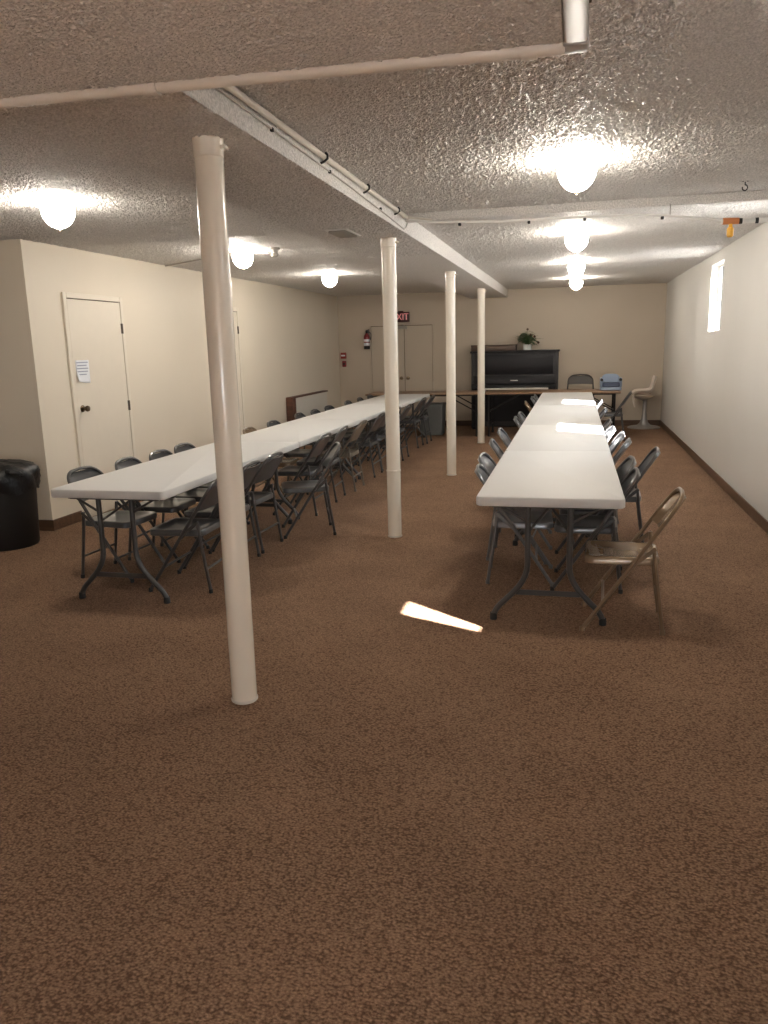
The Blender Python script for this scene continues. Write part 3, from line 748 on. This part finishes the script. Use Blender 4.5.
# ------------------------------------------------------------------ white pedestal chair
pc = thing('pedestal_chair', 'white moulded shell chair on grey pedestal in the far corner', 'chair', (1.225, 14.78, 0))
bm = new(); lathe(bm, [(0, 0), (.28, 0), (.285, .012), (.25, .028), (.12, .05), (.075, .09), (.05, .17), (.036, .28), (.034, .48), (.07, .50), (0, .50)], 36); obj('pedestal', bm, 'pedestal', pc)
bm = new()
prof = [(-.205, .602), (-.19, .622), (-.12, .612), (-.03, .600), (.06, .606), (.115, .64), (.145, .72), (.170, .82), (.195, .91)]
nv = 12; rows = []
for i, (x, z) in enumerate(prof):
    f = i / (len(prof) - 1); hw = .19 + .035 * math.sin(PI * min(1, f * 1.3)) - (.05 if f > .85 else 0)
    row = []
    for j in range(nv + 1):
        u = -1 + 2 * j / nv; side = abs(u) ** 3
        lift = .075 * side * (math.sin(PI * min(1, f * 1.15)) if f < .75 else .35); fw = -.06 * side * max(0, f - .5) * 1.6
        row.append(bm.verts.new((x + fw, u * hw, z + lift)))
    rows.append(row)
for A, B in zip(rows, rows[1:]):
    for j in range(nv): bm.faces.new((A[j], A[j + 1], B[j + 1], B[j]))
s = obj('shell', bm, 'shell', pc, smooth=80); s.modifiers.new('t', 'SOLIDIFY').thickness = .03; sb = s.modifiers.new('s', 'SUBSURF'); sb.levels = 1; sb.render_levels = 1
bm = new(); lathe(bm, [(0, .495), (.15, .54), (.19, .575), (.12, .59), (0, .59)], 28, (-.03, 0, 0)); obj('under_shell', bm, 'shell', pc)
bm = new(); slab(bm, lambda i: rrect(-.16 + i, .03 - i, -.14 + i, .14 - i, .05), [(.006, .622), (0, .628), (0, .642), (.012, .652)]); obj('seat_pad', bm, 'redpad', pc)
bm = new(); tube(bm, bez((-.185, -.06, .61), (-.22, -.06, .50), (-.17, -.06, .37), 8), [.022, .021, .02, .019, .018, .017, .015, .013, .010], 8); obj('strap', bm, 'shell', pc)

# ------------------------------------------------------------------ trash bin
tb = thing('trash_bin', 'round black trash bin with black liner by the corner', 'bin', (-4.62, 5.49, 0))
bm = new(); lathe(bm, [(0, 0), (.245, 0), (.252, .012), (.275, .50), (.282, .60), (.292, .605), (.292, .63), (.28, .632), (.27, .60), (.24, .04), (0, .035)], 40); obj('barrel', bm, 'bin', tb)
bm = new(); n = 64; rows = []
for k, (r0, z) in enumerate([(.287, .47), (.296, .51), (.302, .56), (.304, .61), (.300, .645), (.27, .672), (.20, .695), (.10, .71), (.0, .715)]):
    row = []
    for j in range(n):
        a = 2 * PI * j / n; wob = (.012 * math.sin(9 * a + k) + .006 * math.sin(23 * a + 2 * k)) * (1 if k < 7 else 0)
        row.append(bm.verts.new(((r0 + wob * (r0 > .1)) * math.cos(a), (r0 + wob * (r0 > .1)) * math.sin(a), z + (.018 * math.sin(5 * a + .6) if k == 0 else .006 * math.sin(7 * a + k)))))
    rows.append(row)
for A, B in zip(rows, rows[1:]):
    for j in range(n): bm.faces.new((A[j], A[(j + 1) % n], B[(j + 1) % n], B[j]))
bmesh.ops.remove_doubles(bm, verts=bm.verts[:], dist=1e-4)
ln = obj('liner_bag', bm, 'liner', tb, smooth=70)
bm = new(); tube(bm, [(.24, -.19, .655), (.285, -.20, .652), (.33, -.17, .640), (.335, -.12, .62)], [.022, .026, .022, .006], 8); obj('bag_knot', bm, 'liner', ln)

# ------------------------------------------------------------------ low white cabinet with brown end by the door wall
lcb = thing('low_cabinet', 'long low white cabinet with brown wooden end against the door wall', 'cabinet', (XL, 13.0, 0))
bm = new(); box(bm, .016, .105, -.92, .96, .0, .755, .004, 1); obj('body', bm, 'whitepanel', lcb)
bm = new(); box(bm, .014, .125, -.95, -.922, 0, .78, .004, 1); box(bm, .107, .125, -.922, -.78, 0, .756, .003, 1); obj('end_panel', bm, 'redbrown', lcb)
bm = new(); box(bm, .014, .120, -.921, .98, .756, .78, .004, 1); obj('top', bm, 'redbrown', lcb)

# grey storage box under the brown table
gb = thing('storage_box', 'grey storage box under the brown table by the double door', 'box', (-2.42, 13.72, 0))
bm = new(); slab(bm, lambda i: rrect(-.20 + i, .20 - i, -.2 + i, .2 - i, .02), [(.03, .0), (.02, .006), (0, .50), (.004, .505)]); obj('body', bm, 'greybox', gb)
bm = new(); slab(bm, lambda i: rrect(-.21 + i, .21 - i, -.21 + i, .21 - i, .02), [(.004, .506), (0, .51), (0, .535), (.01, .545)]); obj('lid', bm, 'greybox', gb)

# ------------------------------------------------------------------ exit sign, alarms, extinguisher
ex = thing('exit_sign', 'dark red lit exit sign above the double door', 'sign', (-3.275, YB, 2.085))
bm = new(); box(bm, -.165, .165, -.055, 0, -.095, .095, .006, 2); obj('housing', bm, 'signdark', ex)
cu = bpy.data.curves.new('letters', 'FONT'); cu.body = 'EXIT'; cu.size = .18; cu.extrude = .002; cu.align_x = 'CENTER'; cu.align_y = 'CENTER'
tmp_ = bpy.data.objects.new('letters_outline', cu); COL.objects.link(tmp_)
bpy.context.view_layer.update()
me_ = bpy.data.meshes.new_from_object(tmp_.evaluated_get(bpy.context.evaluated_depsgraph_get())); me_.name = 'letters'
bpy.data.objects.remove(tmp_); me_.materials.clear(); me_.materials.append(M['signred'])
lt = bpy.data.objects.new('letters', me_); COL.objects.link(lt); lt.parent = ex; lt.location = (0, -.058, 0); lt.rotation_euler = (PI / 2, 0, 0); lt.scale = (.85, 1, 1)
bm = new(); box(bm, -.05, .05, -.05, 0, .095, .115, .004, 1); obj('mount', bm, 'signdark', ex)

al = thing('fire_alarm', 'square red fire alarm pull station on the end wall', 'fire alarm', (-4.45, YB, 1.385))
bm = new(); box(bm, -.055, .055, -.05, 0, -.06, .06, .008, 2); obj('housing', bm, 'red', al)
bm = new(); box(bm, -.04, .04, -.062, -.05, -.012, .014, .004, 1); obj('pull_bar', bm, 'paper', al)
al = thing('alarm_button', 'small dark red alarm box directly below the square red one', 'fire alarm', (-4.44, YB + .002, 1.225))
bm = new(); box(bm, -.042, .042, -.045, 0, -.06, .06, .016, 3); obj('housing', bm, 'darkred', al)
bm = new(); lathe(bm, [(0, -.056), (.018, -.056), (.021, -.045), (0, -.045)], 16, (0, 0, .0), 'Y'); obj('button', bm, 'rubber', al)

fe = thing('fire_extinguisher', 'red fire extinguisher with white label hung beside the double door', 'fire extinguisher', (-3.955, YB - .075, 1.50))
bm = new(); lathe(bm, [(0, 0), (.050, 0), (.058, .01), (.058, .06), (0, .06)], 24); obj('base_band', bm, 'rubber', fe)
bm = new(); lathe(bm, [(.0575, .06), (.0575, .215), (.054, .25), (.03, .285), (.02, .30), (0, .30)], 24); bd = obj('cylinder', bm, 'darkred', fe)
bm = new(); lathe(bm, [(.0580, .065), (.0590, .067), (.0590, .118), (.0580, .12)], 24); lathe(bm, [(.0580, .14), (.0590, .142), (.0590, .185), (.0580, .187)], 24); obj('label_band', bm, 'paper', bd)
bm = new(); lathe(bm, [(0, .30), (.018, .30), (.018, .335), (0, .34)], 14); box(bm, -.02, .06, -.012, .012, .335, .347, .003, 1); box(bm, -.015, .055, -.01, .01, .355, .366, .003, 1, rot=Matrix.Rotation(-.2, 3, 'Y')); obj('valve_handle', bm, 'rubber', fe)
bm = new(); tube(bm, bez((.02, -.01, .32), (.13, -.01, .33), (.075, -.02, .17), 8), .008, 8); obj('hose', bm, 'rubber', fe)
bm = new(); box(bm, -.03, .03, .058, .075, .02, .36, .003, 1); box(bm, -.062, .062, .02, .062, .19, .205, .003, 1); obj('wall_bracket', bm, 'pedestal', fe)

# ------------------------------------------------------------------ light
w = bpy.data.worlds.new('World'); scene.world = w; w.use_nodes = True
bg = w.node_tree.nodes['Background']; bg.inputs[0].default_value = (.88, .94, 1.0, 1); bg.inputs[1].default_value = 12.5
sun = bpy.data.lights.new('sun', 'SUN'); sun.energy = 120; sun.angle = .009; sun.color = (1, .97, .94)
so = bpy.data.objects.new('sun', sun); COL.objects.link(so)
so.rotation_euler = Vector((-1, .75, -.90)).to_track_quat('-Z', 'Y').to_euler()
for y0, y1, z0, z1 in WIN:
    a = bpy.data.lights.new('sky_portal', 'AREA'); a.shape = 'RECTANGLE'; a.size = z1 - z0; a.size_y = y1 - y0; a.cycles.is_portal = True
    o = bpy.data.objects.new('sky_portal', a); COL.objects.link(o); o.location = (XW + T + .01, (y0 + y1) / 2, (z0 + z1) / 2)
    o.rotation_euler = Vector((-1, 0, 0)).to_track_quat('-Z', 'Y').to_euler(); a.size, a.size_y = (y1 - y0), (z1 - z0)

a = bpy.data.lights.new('sky_portal', 'AREA'); a.shape = 'RECTANGLE'; a.size = FW[1] - FW[0]; a.size_y = FW[3] - FW[2]; a.cycles.is_portal = True
o = bpy.data.objects.new('sky_portal', a); COL.objects.link(o); o.location = ((FW[0] + FW[1]) / 2, YN - .16, (FW[2] + FW[3]) / 2); o.rotation_euler = Vector((0, 1, 0)).to_track_quat('-Z', 'Z').to_euler()
# ------------------------------------------------------------------ camera
F_, PITCH, YAW, ROLL, H_ = 783.55, .2097, .2400, -.0255, 1.567
cp, sp = math.cos(PITCH), math.sin(PITCH); cy, sy_ = math.cos(YAW), math.sin(YAW)
fw = Vector((-sy_ * cp, cy * cp, -sp)); r = Vector((cy, sy_, 0)); u = r.cross(fw)
c, s = math.cos(ROLL), math.sin(ROLL)
r2 = r * c + u * s; u2 = u * c - r * s
cam = bpy.data.cameras.new('camera'); co = bpy.data.objects.new('camera', cam); COL.objects.link(co)
cam.sensor_fit = 'VERTICAL'; cam.sensor_height = 24; cam.lens = F_ * 24 / 1024; cam.clip_start = .05
co.matrix_world = Matrix(((r2.x, u2.x, -fw.x, 0), (r2.y, u2.y, -fw.y, 0), (r2.z, u2.z, -fw.z, H_), (0, 0, 0, 1)))
scene.camera = co

vs_ = scene.view_settings
vs_.view_transform = 'Standard'; vs_.look = 'None'; vs_.gamma = 1; vs_.use_curve_mapping = False; vs_.exposure = 0.54
scene.cycles.use_denoising = True; scene.cycles.denoising_prefilter = 'ACCURATE'; scene.cycles.denoising_input_passes = 'RGB_ALBEDO_NORMAL'
scene.cycles.max_bounces = 8; scene.cycles.diffuse_bounces = 6; scene.cycles.sample_clamp_indirect = 6
